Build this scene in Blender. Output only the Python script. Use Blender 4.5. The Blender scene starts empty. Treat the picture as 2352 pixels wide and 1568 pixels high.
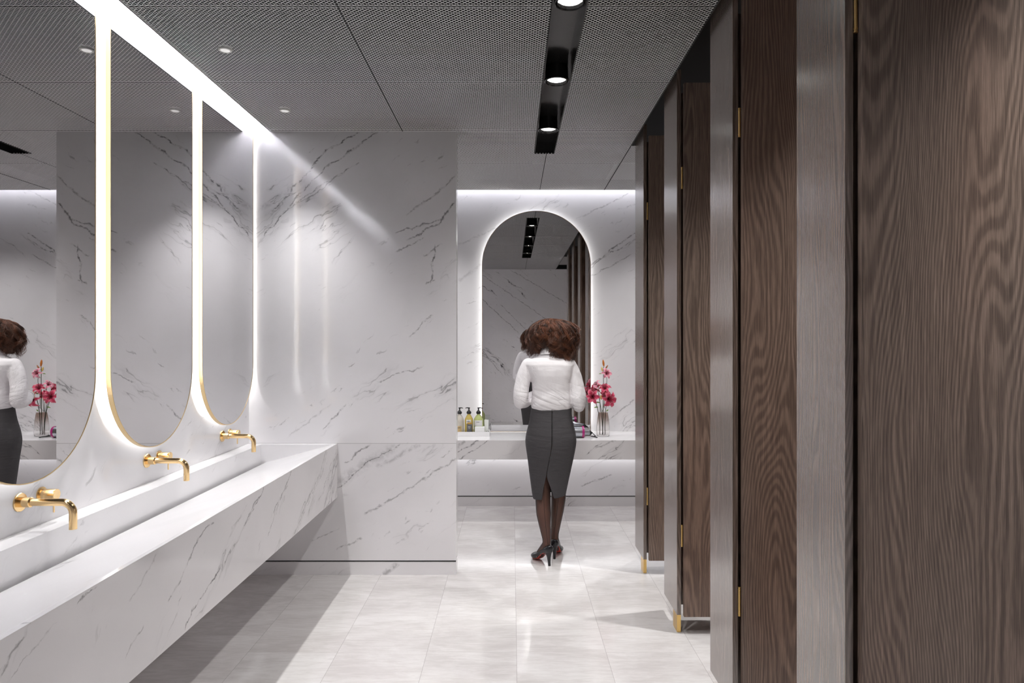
import bpy, math, random
import numpy as np
from mathutils import Vector, Matrix, Quaternion
random.seed(7)
PI = math.pi
scene = bpy.context.scene
COL = scene.collection
H = 1.515            # eye height
F = 1568.0           # focal length in pixels

# ------------------------------------------------------------------ helpers
ORI = {}
class MB:
    def __init__(s): s.v = []; s.f = []; s.c = []
    def add(s, vs, fs, col=None):
        n = len(s.v); s.v += [tuple(v) for v in vs]; s.f += [tuple(i + n for i in f) for f in fs]
        if col is not None: s.c += (col if isinstance(col, list) else [col] * len(vs))
        return s
    def box(s, x0, x1, y0, y1, z0, z1):
        return s.add([(x0,y0,z0),(x1,y0,z0),(x1,y1,z0),(x0,y1,z0),(x0,y0,z1),(x1,y0,z1),(x1,y1,z1),(x0,y1,z1)],
                     [(0,3,2,1),(4,5,6,7),(0,1,5,4),(1,2,6,5),(2,3,7,6),(3,0,4,7)])
    def tube(s, pts, rad, n=12, cap=True, col=None, flat=1.0):
        pts = [Vector(p) for p in pts]
        if not hasattr(rad, '__len__'): rad = [rad] * len(pts)
        T = []
        for i in range(len(pts)):
            a = pts[max(i-1,0)]; b = pts[min(i+1,len(pts)-1)]
            d = (b-a); T.append(d.normalized() if d.length > 1e-9 else Vector((0,0,1)))
        up = Vector((0,0,1)) if abs(T[0].z) < .9 else Vector((1,0,0))
        u = T[0].cross(up).normalized(); vs = []
        for i, p in enumerate(pts):
            if i: u = (T[i-1].rotation_difference(T[i]) @ u)
            u = (u - T[i]*u.dot(T[i])).normalized(); w = T[i].cross(u)
            for k in range(n):
                a = 2*PI*k/n
                vs.append(p + u*math.cos(a)*rad[i] + w*math.sin(a)*rad[i]*flat)
        fs = []
        for i in range(len(pts)-1):
            for k in range(n):
                fs.append((i*n+k, i*n+(k+1)%n, (i+1)*n+(k+1)%n, (i+1)*n+k))
        if cap: fs += [tuple(range(n-1,-1,-1)), tuple((len(pts)-1)*n+k for k in range(n))]
        return s.add(vs, fs, col)
    def lathe(s, prof, org, axis=(0,0,1), n=32, cap=True, col=None):
        ax = Vector(axis).normalized(); org = Vector(org)
        u = ax.orthogonal().normalized(); w = ax.cross(u); vs = []
        for r, h in prof:
            for k in range(n):
                a = 2*PI*k/n
                vs.append(org + ax*h + (u*math.cos(a) + w*math.sin(a))*max(r,1e-5))
        fs = []
        for i in range(len(prof)-1):
            for k in range(n):
                fs.append((i*n+k, i*n+(k+1)%n, (i+1)*n+(k+1)%n, (i+1)*n+k))
        if cap: fs += [tuple(range(n-1,-1,-1)), tuple((len(prof)-1)*n+k for k in range(n))]
        return s.add(vs, fs, col)
    def loft(s, rings, cap=True, close=True):
        n = len(rings[0]); vs = [p for r in rings for p in r]; fs = []
        for i in range(len(rings)-1):
            for k in range(n if close else n-1):
                fs.append((i*n+k, i*n+(k+1)%n, (i+1)*n+(k+1)%n, (i+1)*n+k))
        if cap: fs += [tuple(range(n-1,-1,-1)), tuple((len(rings)-1)*n+k for k in range(n))]
        return s.add(vs, fs)
    def ell(s, c, r, rot=None, nu=20, nv=12):
        vs = []; c = Vector(c)
        for j in range(nv+1):
            t = PI*j/nv
            for k in range(nu):
                a = 2*PI*k/nu
                p = Vector((r[0]*max(math.sin(t),1e-4)*math.cos(a), r[1]*max(math.sin(t),1e-4)*math.sin(a), r[2]*math.cos(t)))
                if rot: p = rot @ p
                vs.append(c + p)
        fs = [(j*nu+k, (j+1)*nu+k, (j+1)*nu+(k+1)%nu, j*nu+(k+1)%nu) for j in range(nv) for k in range(nu)]
        return s.add(vs, fs)
    def prism(s, prof, y0, y1):      # prof in XZ extruded along Y
        n = len(prof)
        vs = [(x,y0,z) for x,z in prof] + [(x,y1,z) for x,z in prof]
        fs = [tuple(range(n)), tuple(range(2*n-1,n-1,-1))] + [(k, n+k, n+(k+1)%n, (k+1)%n) for k in range(n)]
        return s.add(vs, fs)
    def build(s, name, mat, parent=None, smooth=False, bevel=0, kind=None, sub=0, angle=None):
        o0 = Vector((0,0,0))
        if parent is not None: o0 = ORI.get(parent.name, Vector((0,0,0)))
        me = bpy.data.meshes.new(name)
        me.from_pydata([(x-o0.x, y-o0.y, z-o0.z) for x,y,z in s.v], [], s.f)
        me.validate(); me.update()
        if s.c and len(s.c) == len(s.v):
            ca = me.color_attributes.new('tint', 'FLOAT_COLOR', 'POINT')
            for i, c in enumerate(s.c): ca.data[i].color = (c[0], c[1], c[2], 1)
        import bmesh
        bm = bmesh.new(); bm.from_mesh(me); bmesh.ops.recalc_face_normals(bm, faces=bm.faces); bm.to_mesh(me); bm.free()
        if smooth:
            me.polygons.foreach_set('use_smooth', [True]*len(me.polygons))
            if angle: me.set_sharp_from_angle(angle=math.radians(angle))
        me.materials.append(mat)
        o = bpy.data.objects.new(name, me); COL.objects.link(o)
        if parent is not None: o.parent = parent; ORI[o.name] = o0
        else: ORI[o.name] = Vector((0,0,0))
        if bevel:
            b = o.modifiers.new('edge', 'BEVEL'); b.width = bevel; b.segments = 2; b.limit_method = 'ANGLE'
            b.harden_normals = False
        if sub:
            m = o.modifiers.new('sub', 'SUBSURF'); m.levels = sub; m.render_levels = sub
        if kind: o['kind'] = kind
        return o
def thing(name, label, cat, loc, group=None):
    o = bpy.data.objects.new(name, None); COL.objects.link(o); o.location = loc; o.empty_display_size = .1
    o['label'] = label; o['category'] = cat
    if group: o['group'] = group
    ORI[o.name] = Vector(loc); return o
def tag(o, label, cat, group=None):
    o['label'] = label; o['category'] = cat
    if group: o['group'] = group
    return o
def copy_tree(o, parent=None):
    c = o.copy(); COL.objects.link(c)
    if parent is not None: c.parent = parent
    for ch in list(o.children): copy_tree(ch, c)
    return c
def arc(c, r, a0, a1, n, ax='xz'):
    out = []
    for i in range(n+1):
        a = a0 + (a1-a0)*i/n; u = r*math.cos(a); w = r*math.sin(a)
        out.append((c[0]+u, c[1], c[2]+w) if ax == 'xz' else (c[0], c[1]+u, c[2]+w))
    return out
def WA(px, py, D=4.432): return ((px-1176)/F*D, H-(py-784)/F*D)

# ------------------------------------------------------------------ materials
class NT:
    def __init__(s, name):
        s.m = bpy.data.materials.new(name); s.m.use_nodes = True; s.t = s.m.node_tree
        s.b = s.t.nodes['Principled BSDF']
    def n(s, typ, **kw):
        x = s.t.nodes.new(typ)
        for k, v in kw.items():
            if k.startswith('_'): setattr(x, k[1:], v)
        return x
    def l(s, a, b): s.t.links.new(a, b)
    def set(s, sock, v):
        if hasattr(v, 'is_output') or isinstance(v, bpy.types.NodeSocket): s.l(v, sock)
        else: sock.default_value = v
    def math(s, op, a, b=None, c=None, clamp=False):
        x = s.t.nodes.new('ShaderNodeMath'); x.operation = op; x.use_clamp = clamp
        s.set(x.inputs[0], a)
        if b is not None: s.set(x.inputs[1], b)
        if c is not None: s.set(x.inputs[2], c)
        return x.outputs[0]
    def vm(s, op, a, b=None):
        x = s.t.nodes.new('ShaderNodeVectorMath'); x.operation = op
        s.set(x.inputs[0], a)
        if b is not None:
            if op == 'SCALE': s.set(x.inputs[3], b)
            else: s.set(x.inputs[1], b)
        return x.outputs['Value'] if op in ('DOT_PRODUCT','LENGTH') else x.outputs[0]
    def rng(s, v, a, b, c=0., d=1., smooth=True):
        x = s.t.nodes.new('ShaderNodeMapRange'); x.interpolation_type = 'SMOOTHSTEP' if smooth else 'LINEAR'
        s.set(x.inputs['Value'], v)
        for k, q in zip(('From Min','From Max','To Min','To Max'), (a,b,c,d)): s.set(x.inputs[k], q)
        return x.outputs[0]
    def noise(s, vec, scale, detail=3, rough=.5, dist=0):
        x = s.t.nodes.new('ShaderNodeTexNoise'); s.l(vec, x.inputs['Vector'])
        x.inputs['Scale'].default_value = scale; x.inputs['Detail'].default_value = detail
        x.inputs['Roughness'].default_value = rough; x.inputs['Distortion'].default_value = dist
        return x
    def mix(s, f, a, b, typ='MIX'):
        x = s.t.nodes.new('ShaderNodeMix'); x.data_type = 'RGBA'; x.blend_type = typ
        s.set(x.inputs[0], f); s.set(x.inputs[6], a); s.set(x.inputs[7], b); return x.outputs[2]
    def co(s): return s.t.nodes.new('ShaderNodeTexCoord').outputs['Object']
    def comb(s, x, y, z):
        c = s.t.nodes.new('ShaderNodeCombineXYZ')
        for i, q in enumerate((x,y,z)): s.set(c.inputs[i], q)
        return c.outputs[0]
    def sep(s, v):
        c = s.t.nodes.new('ShaderNodeSeparateXYZ'); s.l(v, c.inputs[0]); return c.outputs
    def P(s, **kw):
        for k, v in kw.items(): s.set(s.b.inputs[k.replace('_',' ')], v)
        return s
def simple(name, col, rough=.5, metal=0., **kw):
    t = NT(name); t.P(Base_Color=(*col,1), Roughness=rough, Metallic=metal)
    for k, v in kw.items(): t.set(t.b.inputs[k.replace('_',' ')], v)
    return t.m
def emis(name, col, st):
    t = NT(name); t.P(Base_Color=(.8,.8,.8,1)); t.b.inputs['Emission Color'].default_value = (*col,1); t.b.inputs['Emission Strength'].default_value = st
    return t.m

def marble(name, plane='xz', ang=38, heroes=(), joint=None, base=(.80,.787,.80), seed=0, dens=1.0, rough=.085):
    t = NT(name); co = t.co(); x, y, z = t.sep(co)
    u, v = {'xz':(x,z), 'yz':(y,z), 'xy':(x,y)}[plane]
    w = {'xz':y,'yz':x,'xy':z}[plane]
    p = t.comb(u, v, t.math('ADD', w, seed))
    n1 = t.noise(p, 2.2, 4, .6); n2 = t.noise(p, 22, 3, .6)
    dis = t.vm('ADD', t.vm('SCALE', t.vm('SUBTRACT', n1.outputs['Color'], (.5,.5,.5)), .22),
                      t.vm('SCALE', t.vm('SUBTRACT', n2.outputs['Color'], (.5,.5,.5)), .022))
    q = t.vm('ADD', p, dis)
    c, s_ = math.cos(math.radians(ang)), math.sin(math.radians(ang))
    al = t.vm('DOT_PRODUCT', q, (c, s_, 0)); ac = t.vm('DOT_PRODUCT', q, (-s_, c, 0))
    # long veins
    nv = t.noise(t.comb(t.math('MULTIPLY', al, .55), t.math('MULTIPLY', ac, 3.1), seed+1.7), 1.0, 5, .62)
    ridge = t.math('ABSOLUTE', t.math('SUBTRACT', nv.outputs[0], .5))
    msk = t.noise(t.comb(t.math('MULTIPLY', al, .9), t.math('MULTIPLY', ac, 1.7), seed+5.1), 1.4, 3, .5)
    mk = t.rng(msk.outputs[0], .52, .66)
    vein = t.math('MULTIPLY', t.rng(ridge, .0, .008, 1, 0), mk)
    soft = t.math('MULTIPLY', t.rng(ridge, .0, .035, .22, 0), mk)
    # short streaks / flecks
    fl = t.noise(t.comb(t.math('MULTIPLY', al, 7), t.math('MULTIPLY', ac, 30), seed+9.), 1.0, 4, .65)
    fm = t.noise(t.comb(t.math('MULTIPLY', al, 1.6), t.math('MULTIPLY', ac, 3.0), seed+3.), 1.3, 2, .5)
    fleck = t.math('MULTIPLY', t.rng(fl.outputs[0], .60, .70), t.rng(fm.outputs[0], .46, .66))
    tot = t.math('MAXIMUM', t.math('MULTIPLY', vein, .85*dens), t.math('MULTIPLY', soft, .8*dens))
    tot = t.math('MAXIMUM', tot, t.math('MULTIPLY', fleck, .62*dens))
    if heroes:
        n3 = t.noise(p, 9, 4, .65)
        q2 = t.vm('ADD', p, t.vm('SCALE', t.vm('SUBTRACT', n3.outputs['Color'], (.5,.5,.5)), .075))
        br = t.noise(p, 30, 3, .6).outputs[0]
        brk = t.rng(br, .36, .6, .15, 1)
        acc = None
        for (a, b, wd, dk) in heroes:
            a = Vector(a); b = Vector(b); d = b-a; L = d.length; d.normalize()
            r = t.vm('SUBTRACT', q2, (a.x, a.y, 0))
            tt = t.math('ABSOLUTE', t.math('MULTIPLY_ADD', t.vm('DOT_PRODUCT', r, (d.x/L, d.y/L, 0)), 1., -.5))
            dd = t.math('ABSOLUTE', t.vm('DOT_PRODUCT', r, (-d.y, d.x, 0)))
            m = t.math('MULTIPLY', t.rng(dd, 0, wd, dk, 0, False), t.rng(tt, .47, .56, 1, 0, False))
            acc = m if acc is None else t.math('MAXIMUM', acc, m)
        tot = t.math('MAXIMUM', tot, t.math('MULTIPLY', acc, brk))
    cloud = t.noise(q, 1.6, 3, .5)
    b2 = tuple(k*.93 for k in base)
    col = t.mix(t.rng(cloud.outputs[0], .35, .7), (*base,1), (*b2,1))
    col = t.mix(tot, col, (.10,.092,.10,1))
    if joint is not None:
        for (axis, val) in joint:
            src = {'x':x,'y':y,'z':z}[axis]
            jm = t.rng(t.math('ABSOLUTE', t.math('SUBTRACT', src, val)), .0012, .0022, .55, 0)
            col = t.mix(jm, col, (.25,.24,.24,1))
    t.P(Base_Color=col, Roughness=rough); t.b.inputs['IOR'].default_value = 1.5
    return t.m

def wood(name, sc=1.0, spec=.5, rough=.32, knots=()):
    t = NT(name); co = t.co()
    oi = t.t.nodes.new('ShaderNodeObjectInfo')
    co2 = t.vm('ADD', co, t.comb(t.math('MULTIPLY', oi.outputs['Random'], 7.3), t.math('MULTIPLY', oi.outputs['Random'], 3.1), t.math('MULTIPLY', oi.outputs['Random'], 11.)))
    x, y, z = t.sep(co2)
    u = t.math('ADD', x, y)
    p = t.comb(t.math('MULTIPLY', u, 3.0), 0., t.math('MULTIPLY', z, .42))
    big = t.noise(p, 1.0, 2, .45)
    p2 = t.comb(t.math('MULTIPLY', u, 14), 0., t.math('MULTIPLY', z, 3.5))
    wob = t.noise(p2, 1.0, 3, .55)
    ph = t.math('ADD', t.math('MULTIPLY', big.outputs[0], 330), t.math('ADD', t.math('MULTIPLY', u, 420), t.math('MULTIPLY', wob.outputs[0], 9)))
    ring = t.math('SINE', ph)
    ring = t.rng(ring, -1, 1, 0, 1)
    fib = t.noise(t.comb(t.math('MULTIPLY', u, 420), 0., t.math('MULTIPLY', z, 9)), 1.0, 2, .7)
    fib2 = t.noise(t.comb(t.math('MULTIPLY', u, 90), 0., t.math('MULTIPLY', z, 2.2)), 1.0, 3, .6)
    f = t.math('ADD', t.math('MULTIPLY', ring, .17), t.math('ADD', t.math('MULTIPLY', fib.outputs[0], .72), t.math('MULTIPLY', fib2.outputs[0], .42)))
    cr = t.t.nodes.new('ShaderNodeValToRGB'); t.l(f, cr.inputs[0])
    e = cr.color_ramp.elements
    e[0].position = .30; e[0].color = (.045,.032,.026,1)
    e[1].position = .95; e[1].color = (.300,.228,.185,1)
    m = cr.color_ramp.elements.new(.6); m.color = (.125,.092,.074,1)
    tint = t.noise(t.comb(t.math('MULTIPLY', u, 2.4), 5., t.math('MULTIPLY', z, .3)), 1., 1, .5)
    col = t.mix(t.rng(tint.outputs[0], .4, .7, 0, .5), cr.outputs[0], t.mix(1., cr.outputs[0], (1.12,.88,.78,1), 'MULTIPLY'))
    t.P(Base_Color=col, Roughness=rough)
    t.b.inputs['IOR'].default_value = 1.5; t.b.inputs['Specular IOR Level'].default_value = spec
    bmp = t.t.nodes.new('ShaderNodeBump'); bmp.inputs['Strength'].default_value = .12; bmp.inputs['Distance'].default_value = .002
    t.l(f, bmp.inputs['Height']); t.l(bmp.outputs[0], t.b.inputs['Normal'])
    return t.m

def floor_mat():
    t = NT('floor_stone_tiles'); co = t.co(); x, y, z = t.sep(co)
    W, L = .4365, .873
    cx = t.math('DIVIDE', t.math('SUBTRACT', x, .022), W); ci = t.math('FLOOR', cx)
    odd = t.math('MODULO', t.math('ABSOLUTE', ci), 2.)
    yy = t.math('DIVIDE', t.math('ADD', t.math('SUBTRACT', y, 3.52), t.math('MULTIPLY', odd, .189)), L); yi = t.math('FLOOR', yy)
    fx = t.math('SUBTRACT', cx, ci); fy = t.math('SUBTRACT', yy, yi)
    ex = t.math('MULTIPLY', t.math('MINIMUM', fx, t.math('SUBTRACT', 1., fx)), W)
    ey = t.math('MULTIPLY', t.math('MINIMUM', fy, t.math('SUBTRACT', 1., fy)), L)
    jx = t.rng(ex, .0006, .0016, .55, 0)
    jy = t.rng(ey, .0004, .0014, .30, 0)
    jo = t.math('MAXIMUM', jx, jy)
    rnd = t.t.nodes.new('ShaderNodeTexWhiteNoise'); t.l(t.comb(ci, yi, 0.), rnd.inputs['Vector'])
    p = t.vm('ADD', t.comb(x, t.math('MULTIPLY', y, 1.9), 0.), t.vm('SCALE', rnd.outputs['Color'], 9.))
    a = t.noise(p, 2.0, 5, .62, .6); b = t.noise(t.vm('MULTIPLY', p, (1., 3.2, 1.)), 9, 5, .7); c = t.noise(p, 60, 3, .7)
    f = t.math('ADD', t.math('MULTIPLY', a.outputs[0], .6), t.math('MULTIPLY', b.outputs[0], .4))
    col = t.mix(t.rng(f, .36, .66), (.50,.474,.467,1), (.64,.625,.62,1))
    spk = t.rng(b.outputs[0], .60, .76, 0, .5)
    col = t.mix(spk, col, (.42,.38,.36,1))
    col = t.mix(t.rng(c.outputs[0], .62, .8, 0, .3), col, (.5,.45,.43,1))
    col = t.mix(t.rng(rnd.outputs['Value'], 0, 1, 0, .10), col, (.60,.56,.54,1))
    col = t.mix(jo, col, (.22,.20,.19,1))
    t.P(Base_Color=col, Roughness=t.rng(a.outputs[0], .3, .7, .10, .17)); t.b.inputs['IOR'].default_value = 1.5
    return t.m

def seg(pts, wd, dk, D=4.432):
    return [(WA(*pts[i], D), WA(*pts[i+1], D), wd, dk) for i in range(len(pts)-1)]
hA = []
for pts, wd, dk in [
    ([(820,304),(745,349),(626,487)], .007, .95), ([(864,306),(739,393),(601,543)], .007, .9),
    ([(823,377),(745,421),(673,474)], .006, .75), ([(700,410),(600,480)], .02, .3),
    ([(1047,406),(936,490)], .009, .6), ([(1047,465),(1007,515),(936,549)], .008, .9),
    ([(1014,505),(911,534)], .007, .8), ([(967,546),(911,580)], .007, .8), ([(1001,565),(989,649)], .008, 1.),
    ([(1018,560),(975,585)], .008, .7), ([(1000,640),(975,650)], .006, .8),
    ([(992,724),(942,771)], .006, .65), ([(968,841),(870,876)], .006, .65),
    ([(795,931),(742,984)], .007, .7), ([(757,931),(664,1003)], .008, .3)]:
    hA += seg(pts, wd, dk)
hA2 = []
for pts, wd, dk in [
    ([(1047,1053),(929,1128),(839,1178)], .008, .6), ([(914,1021),(851,1059),(776,1119)], .006, .95),
    ([(905,1024),(776,1108)], .045, .3), ([(850,1021),(790,1062)], .006, .85), ([(960,1022),(870,1070)], .02, .35),
    ([(830,1235),(776,1262)], .008, .6), ([(917,1293),(881,1318)], .02, .5), ([(775,1215),(716,1242)], .006, .5)]:
    hA2 += seg(pts, wd, dk)
DF = 6.284
hF = []
for pts, wd, dk in [
    ([(1458,535),(1420,560),(1360,612)], .009, .85), ([(1458,548),(1360,605)], .008, .7), ([(1448,586),(1362,632)], .008, .6),
    ([(1455,440),(1330,500)], .009, .4), ([(1140,524),(1055,560)], .012, .3), ([(1105,608),(1052,645)], .02, .25),
    ([(1458,470),(1420,480)], .01, .3), ([(1455,920),(1395,965)], .009, .6), ([(1400,1092),(1335,1115)], .01, .6)]:
    hF += seg(pts, wd, dk, DF)
M = {}
M['wallA'] = marble('white_marble_middle_wall', 'xz', 36, hA, [('z', .854)], dens=.75)
M['wallA2'] = marble('white_marble_middle_wall_base', 'xz', 32, hA2, dens=.75, seed=2)
M['wallF'] = marble('white_marble_far_wall', 'xz', 30, hF, seed=4, dens=.6)
M['wallL'] = marble('white_marble_left_wall', 'yz', 38, seed=11, dens=.6)
M['wallN'] = marble('white_marble_near_wall', 'xz', 142, seed=41, dens=1.8, heroes=[((-1.2,2.9),(.1,1.7),.012,.8),((-.6,2.8),(.7,1.9),.010,.7),((-1.7,2.2),(-.3,1.1),.012,.7),((0.,2.85),(1.1,2.2),.010,.8),((-.2,2.2),(.5,1.5),.008,.9),((-1.,1.9),(-.2,.9),.010,.8),((.1,1.6),(.9,.9),.010,.6)])
M['wallR'] = marble('white_marble_right_wall', 'yz', 38, seed=31)
bas = []
def BF(px, py):
    D = 1.133*F/(1176-px); return (D-2.5, H-(py-784)/F*D-.506)
for pts, wd, dk in [([(749,1036),(736,1087),(713,1133),(677,1225)],.014,.45), ([(752,1036),(740,1087),(717,1133),(681,1225)],.004,.7), ([(761,1062),(749,1103),(733,1151)],.004,.8), ([(670,1082),(652,1126),(629,1177)],.006,.75),
    ([(606,1121),(583,1156),(562,1207)],.006,.8), ([(603,1125),(550,1229),(513,1297)],.0045,.75), ([(511,1297),(460,1372),(443,1398),(425,1445)],.005,.95), ([(491,1198),(460,1229),(426,1305),(387,1381)],.006,.7),
    ([(659,1106),(631,1184),(617,1226)],.004,.7), ([(362,1266),(295,1380)],.006,.35), ([(224,1341),(182,1384)],.004,.8), ([(330,1440),(290,1500)],.004,.6), ([(70,1425),(0,1545)],.007,.7), ([(120,1440),(20,1560)],.003,.5), ([(560,1170),(530,1215)],.008,.4)]:
    for i in range(len(pts)-1): bas.append((BF(*pts[i]), BF(*pts[i+1]), wd, dk))
M['basinF'] = marble('white_marble_basin_front', 'yz', 40, bas, seed=14, dens=.8)
M['basin'] = marble('white_marble_basin', 'yz', 38, seed=17, dens=.45, base=(.82,.81,.82))
M['basinS'] = marble('white_marble_trough', 'xy', 60, seed=19, dens=.22, base=(.84,.83,.84), rough=.22)
cF = []
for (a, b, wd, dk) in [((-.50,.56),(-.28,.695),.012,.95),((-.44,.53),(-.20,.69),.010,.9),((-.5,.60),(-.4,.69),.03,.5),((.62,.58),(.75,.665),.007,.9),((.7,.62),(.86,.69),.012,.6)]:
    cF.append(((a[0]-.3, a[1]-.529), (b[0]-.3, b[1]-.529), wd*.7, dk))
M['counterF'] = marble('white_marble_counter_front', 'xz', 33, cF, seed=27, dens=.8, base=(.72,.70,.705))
M['counterT'] = marble('white_marble_counter_top', 'xy', 25, seed=29, dens=.25, base=(.84,.83,.84))
M['floor'] = floor_mat()
M['wood'] = wood('dark_walnut_veneer')
M['wood_gloss'] = wood('dark_walnut_veneer_glossy', spec=1.0, rough=.25)
for k_, v_ in (('Coat Weight', .55), ('Coat Roughness', .2), ('Coat IOR', 1.9)): M['wood_gloss'].node_tree.nodes['Principled BSDF'].inputs[k_].default_value = v_
M['gold'] = simple('brushed_gold', (.84,.60,.31), .17, 1.)
M['brass'] = simple('brass', (.80,.54,.20), .28, 1.)
M['goldf'] = simple('pale_gold_frame', (.80,.60,.33), .3, 1.)
M['mirror'] = simple('mirror_glass', (.80,.795,.80), .0, 1.)
M['black'] = simple('black_void_paint', (.004,.004,.004), .9)
M['blackgloss'] = simple('black_glossy_housing', (.010,.010,.010), .16)
M['blackmatt'] = simple('black_matt', (.012,.012,.012), .5)
M['meshm'] = simple('bright_steel_mesh', (.88,.87,.88), .36, .85)
M['white'] = simple('white_plaster', (.5,.5,.51), .6)
M['disc'] = simple('white_lamp_trim', (.75,.75,.72), .45)
M['led'] = emis('cove_led_strip', (.94,.95,1.), 30)
M['ledF'] = emis('far_cove_led_strip', (.94,.95,1.), 4)
M['halo'] = emis('mirror_halo_led', (1.,.985,.96), 2.8)
M['haloF'] = emis('far_mirror_halo_led', (1.,.985,.96), 2.)
M['under'] = emis('under_counter_led', (.98,.98,1.), 1.2)
M['lens'] = emis('lamp_lens', (1.,.98,.94), 2.2)
M['lensw'] = emis('downlight_lens', (1.,.98,.94), .12)
M['dgrey'] = simple('groove_shadow_gap', (.05,.048,.05), .6)

# ------------------------------------------------------------------ camera
cam = bpy.data.cameras.new('camera'); cam.lens = 24; cam.sensor_width = 36; cam.clip_start = .05; cam.clip_end = 60
co_ = bpy.data.objects.new('camera', cam); COL.objects.link(co_); co_.location = (0,0,H); co_.rotation_euler = (PI/2,0,0)
scene.camera = co_

# ------------------------------------------------------------------ setting
XL, XR, YN, YF, ZC, ZT = -1.707, 2.42, -.45, 6.284, 2.877, 3.12
st = 'structure'
MB().box(XL-.1, XR+.1, YN-.1, YF+.1, -.1, 0).build('floor', M['floor'], kind=st)
MB().box(XL-.1, XL, YN, YF, 0, ZT).build('wall_left', M['wallL'], kind=st)
MB().box(XR, XR+.1, YN, YF, 0, ZT).build('wall_right', M['wallR'], kind=st)
MB().box(XL-.1, XR+.1, YN-.1, YN, 0, ZT).build('wall_near', M['wallN'], kind=st)
wf = MB().box(XL-.1, XR+.1, YF, YF+.1, .096, ZT).build('wall_far', M['wallF'], kind=st)
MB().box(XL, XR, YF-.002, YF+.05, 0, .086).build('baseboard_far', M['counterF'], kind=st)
MB().box(XL, XR, YF+.012, YF+.05, .086, .096).build('trim_4', M['dgrey'], kind=st)
YA = 4.432
MB().box(XL, -.362, YA, YA+.11, .852, ZT).build('wall_middle', M['wallA'], kind=st)
wa = MB().box(XL, -.362, YA, YA+.11, .094, .852).build('wall_middle_lower', M['wallA2'], kind=st)
MB().box(XL, -.362, YA+.003, YA+.11, 0, .083).build('baseboard_middle', M['wallA2'], kind=st)
MB().box(XL, -.366, YA+.016, YA+.10, .083, .094).build('trim_5', M['dgrey'], kind=st)
# plenum and coves
XCE, YCE = -1.572, 6.137
XS = .826
m = MB().box(XCE+.012, XS, YN, YCE-.012, 2.965, 3.0); m.box(XS, XR, YN, YCE-.012, ZT, ZT+.05)
m.box(XS, XS+.008, YN, YCE-.012, 2.965, ZT)
m.box(XL, XCE+.012, YA+.11, YCE, 2.965, 3.0)
m.box(XCE+.0125, XCE+.016, YN, YA-.004, ZC+.006, 2.965); m.box(XCE+.016, -.36, YA-.006, YA-.002, ZC+.006, 2.965); m.box(-.3615, -.358, YA-.006, YA+.112, ZC+.006, 2.965); m.box(XL+.001, -.358, YA+.1105, YA+.114, ZC+.006, 2.965); m.box(XL, XR, YCE-.018, YCE-.013, ZC+.006, 2.965); m.box(XL, XR, YN+.001, YN+.005, ZC+.006, 2.965)
ceil = m.build('ceiling', M['black'], kind=st)
MB().box(XCE, XCE+.012, YN, YA, ZC, ZT).box(XCE-.016, XCE, YN, YA-.002, 2.980, 2.984).build('trim_1', M['white'], kind=st)  # fascia, with an added lip that blocks the strip's downward light
MB().box(XL, XR, YCE-.012, YCE, ZC, ZT).build('trim_2', M['white'], kind=st)
m = MB().box(XL, XCE+.012, YN, YA, ZT, ZT+.05); m.box(XL, XR, YCE-.012, YF, ZT, ZT+.05)
m.build('trim_3', M['white'], kind=st)

# expanded-metal ceiling panels ------------------------------------------------
def mesh_panel(x0, x1, y0, y1, cut=None):
    px, py = .0222, .0108          # long pitch, row pitch
    nx = int((x1-x0)/px*2); ny = int((y1-y0)/py)
    dx = (x1-x0)/nx; dy = (y1-y0)/ny
    # each strand: zigzag with short bonds; points at 4 per long pitch
    xs = []; off = []
    for i in range(nx+1):
        xs += [x0+i*dx - dx*.16, x0+i*dx + dx*.16]; off += [(-1)**i, (-1)**i]
    xs = np.clip(np.array(xs), x0, x1); off = np.array(off, float)
    th = math.radians(52); w = .0026; tk = .0007
    cs = [(-w/2*math.cos(th), w/2*math.sin(th)), (w/2*math.cos(th), -w/2*math.sin(th)),
          (w/2*math.cos(th)+tk*math.sin(th), -w/2*math.sin(th)+tk*math.cos(th)), (-w/2*math.cos(th)+tk*math.sin(th), w/2*math.sin(th)+tk*math.cos(th))]
    V = []; Fc = []; n = len(xs); base = 0
    for r in range(ny+1):
        yc = y0 + r*dy; sgn = 1 if r % 2 else -1
        yy = np.clip(yc + sgn*off*dy*.5*.86, y0, y1)
        vv = np.zeros((n, 4, 3))
        for k, (a, b) in enumerate(cs):
            vv[:,k,0] = xs; vv[:,k,1] = yy + a; vv[:,k,2] = ZC + w/2 + b
        V.append(vv.reshape(-1,3))
        i = np.arange(n-1)
        if cut is not None:
            cx0, cx1, cy0, cy1 = cut; mid = (xs[:-1]+xs[1:])/2
            if cy0 < yc < cy1: i = i[~((mid > cx0) & (mid < cx1))]
        for k in range(4):
            k2 = (k+1) % 4
            Fc.append(np.stack([base+i*4+k, base+(i+1)*4+k, base+(i+1)*4+k2, base+i*4+k2], 1))
        base += n*4
    V = np.concatenate(V); Fc = np.concatenate(Fc)
    me = bpy.data.meshes.new('mesh_panel')
    me.vertices.add(len(V)); me.vertices.foreach_set('co', V.astype(np.float32).ravel())
    me.loops.add(len(Fc)*4); me.loops.foreach_set('vertex_index', Fc.astype(np.int32).ravel())
    me.polygons.add(len(Fc)); me.polygons.foreach_set('loop_start', np.arange(0, len(Fc)*4, 4, dtype=np.int32))
    try: me.polygons.foreach_set('loop_total', np.full(len(Fc), 4, dtype=np.int32))
    except Exception: pass
    me.update(); me.validate(); me.materials.append(M['meshm'])
    return me
SX0, SX1, SY0, SY1 = .162, .307, 1.35, 4.945
g = .0055
rows = [2.78+.815*k for k in range(-4, 4)] + [YCE]
rows[0] = -.44
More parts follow.
